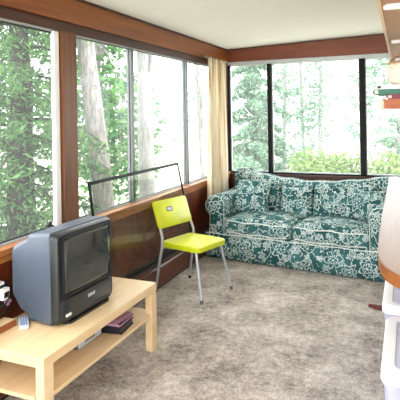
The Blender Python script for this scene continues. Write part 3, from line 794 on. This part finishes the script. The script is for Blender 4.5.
def shrub(label, x, y, r, mat, seed, n=900, size=.06):
    rnd = random.Random(seed); t = thing('shrub', label, 'shrub', (x, y, GZ), 0, 'shrubs outside the back window')
    bm = B(); L = []
    for i in range(9):
        a = rnd.uniform(0, 6.28); e = Vector((math.cos(a)*r[0]*.6, math.sin(a)*r[1]*.6, r[2]*rnd.uniform(1.0, 1.8)))
        tube(bm, [(0, 0, 0), tuple(e*.5+Vector((0, 0, .1))), tuple(e)], [.02, .014, .006], 6)
    obj('stems', bm, M['bark_faint'], t)
    L = blob(rnd, (0, 0, r[2]), r, n); leaf_mesh('foliage', L, size, mat, t, seed+2); return t

conifer('dense drooping hemlock close outside the nearest left window', -4.35, 4.72, 6.5, 1.4, M['needle'], M['bark_dark'], 11, size=.05, dens=1.3, rt=.2)
conifer('second hemlock behind the first, filling the near left window', -6.8, 4.6, 7.5, 2.4, M['leaf'], M['bark_dark'], 12, size=.08, rt=.18)
broadleaf('leaning grey-barked tree seen in the left pane of the long window', -3.62, 5.62, .15, (-.62, -.1, 6.2), [((-.6, 0, 5.6), (1.2, 1.2, .9))], M['leaf'], M['bark_pale'], 21, 1500)
broadleaf('straight tree with washed-out bark seen in the middle pane of the long window', -3.86, 7.06, .145, (-.12, 0, 6.2), [((0, 0, 5.8), (1.0, 1.0, .6))], M['leaf_pale'], M['bark_faint'], 22, 900)
broadleaf('bushy bright green tree behind the leaning grey trunk', -6.6, 9.6, .12, (.1, 0, 5), [((.1, 0, 2.2), (1.5, 1.5, 1.5)), ((-.3, 0, 4.2), (1.3, 1.3, 1.0)), ((.3, .3, .9), (1.0, 1.0, .7))], M['leaf'], M['bark_pale'], 23, 8000, .08, 7)
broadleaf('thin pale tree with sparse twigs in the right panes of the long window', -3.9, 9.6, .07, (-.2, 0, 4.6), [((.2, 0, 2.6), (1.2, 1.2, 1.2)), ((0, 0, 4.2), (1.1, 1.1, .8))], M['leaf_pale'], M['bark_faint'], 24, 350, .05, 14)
conifer('pale washed-out conifer behind the left pane of the back window', -4.9, 16.6, 6.2, 1.7, M['leaf_pale'], M['bark_faint'], 31, size=.11, rt=.1, dens=.8)
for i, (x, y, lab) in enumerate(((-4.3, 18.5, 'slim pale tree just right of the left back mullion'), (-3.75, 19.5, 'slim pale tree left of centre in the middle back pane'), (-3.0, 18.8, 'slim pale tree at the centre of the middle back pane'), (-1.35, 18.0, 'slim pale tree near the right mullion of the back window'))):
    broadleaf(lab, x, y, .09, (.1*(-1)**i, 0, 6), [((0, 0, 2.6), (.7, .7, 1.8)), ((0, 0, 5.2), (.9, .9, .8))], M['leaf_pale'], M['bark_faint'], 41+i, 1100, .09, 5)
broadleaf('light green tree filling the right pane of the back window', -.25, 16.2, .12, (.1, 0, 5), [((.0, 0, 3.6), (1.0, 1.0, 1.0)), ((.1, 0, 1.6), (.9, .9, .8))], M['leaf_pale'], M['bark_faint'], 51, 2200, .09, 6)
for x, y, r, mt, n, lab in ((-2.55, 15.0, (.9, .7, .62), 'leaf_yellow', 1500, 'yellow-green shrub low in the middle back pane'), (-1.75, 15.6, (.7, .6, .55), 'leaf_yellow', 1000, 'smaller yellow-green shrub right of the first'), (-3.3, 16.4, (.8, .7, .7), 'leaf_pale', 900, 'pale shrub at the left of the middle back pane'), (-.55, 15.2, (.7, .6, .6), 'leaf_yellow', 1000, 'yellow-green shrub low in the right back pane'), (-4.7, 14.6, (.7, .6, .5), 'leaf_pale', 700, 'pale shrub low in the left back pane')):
    shrub(lab, x, y, r, M[mt], int(abs(x*100)), n, .07)

# ------------------------------------------------------------------ light, camera
w = D.worlds.new('sky'); bpy.context.scene.world = w; w.use_nodes = True
nt = w.node_tree; nt.nodes.clear()
bg = nt.nodes.new('ShaderNodeBackground'); wo = nt.nodes.new('ShaderNodeOutputWorld')
tc = nt.nodes.new('ShaderNodeTexCoord'); sp = nt.nodes.new('ShaderNodeSeparateXYZ'); rp = nt.nodes.new('ShaderNodeValToRGB')
nt.links.new(tc.outputs['Generated'], sp.inputs[0]); nt.links.new(sp.outputs[2], rp.inputs[0])
rp.color_ramp.elements[0].position = 0; rp.color_ramp.elements[0].color = (.92, .97, 1, 1)
rp.color_ramp.elements[1].position = .6; rp.color_ramp.elements[1].color = (1, 1, 1, 1)
nt.links.new(rp.outputs[0], bg.inputs[0]); nt.links.new(bg.outputs[0], wo.inputs[0])
bg.inputs[1].default_value = 2.6
def area(name, loc, rot, sx, sy, power, col=(1, 1, 1)):
    l = D.lights.new(name, 'AREA'); l.shape = 'RECTANGLE'; l.size = sx; l.size_y = sy; l.energy = power; l.color = col
    o = D.objects.new(name, l); C.objects.link(o); o.location = loc; o.rotation_euler = rot; return o

F = 497.0; HY = 114.4; yaw = math.atan(207/497); roll = math.radians(.95)
cam = D.cameras.new('camera'); co = D.objects.new('camera', cam); C.objects.link(co); bpy.context.scene.camera = co
cam.sensor_width = 36; cam.sensor_fit = 'HORIZONTAL'; cam.lens = F/400*36; cam.shift_y = -(200-HY)/400; cam.clip_start = .02; cam.clip_end = 300
r = Vector((math.cos(yaw), math.sin(yaw), 0)); u = Vector((0, 0, 1)); f = Vector((-math.sin(yaw), math.cos(yaw), 0))
R_ = r*math.cos(roll)-u*math.sin(roll); U_ = u*math.cos(roll)+r*math.sin(roll)
co.matrix_world = Matrix(((R_.x, U_.x, -f.x, 0), (R_.y, U_.y, -f.y, 0), (R_.z, U_.z, -f.z, 1.6), (0, 0, 0, 1)))

s = bpy.context.scene
s.view_settings.view_transform = 'Standard'; s.view_settings.look = 'None'; s.view_settings.gamma = 1; s.view_settings.use_curve_mapping = False
s.view_settings.exposure = 1.55
s.cycles.max_bounces = 14; s.cycles.diffuse_bounces = 6; s.cycles.transparent_max_bounces = 24
s.cycles.use_denoising = True
s.cycles.sample_clamp_indirect = 8
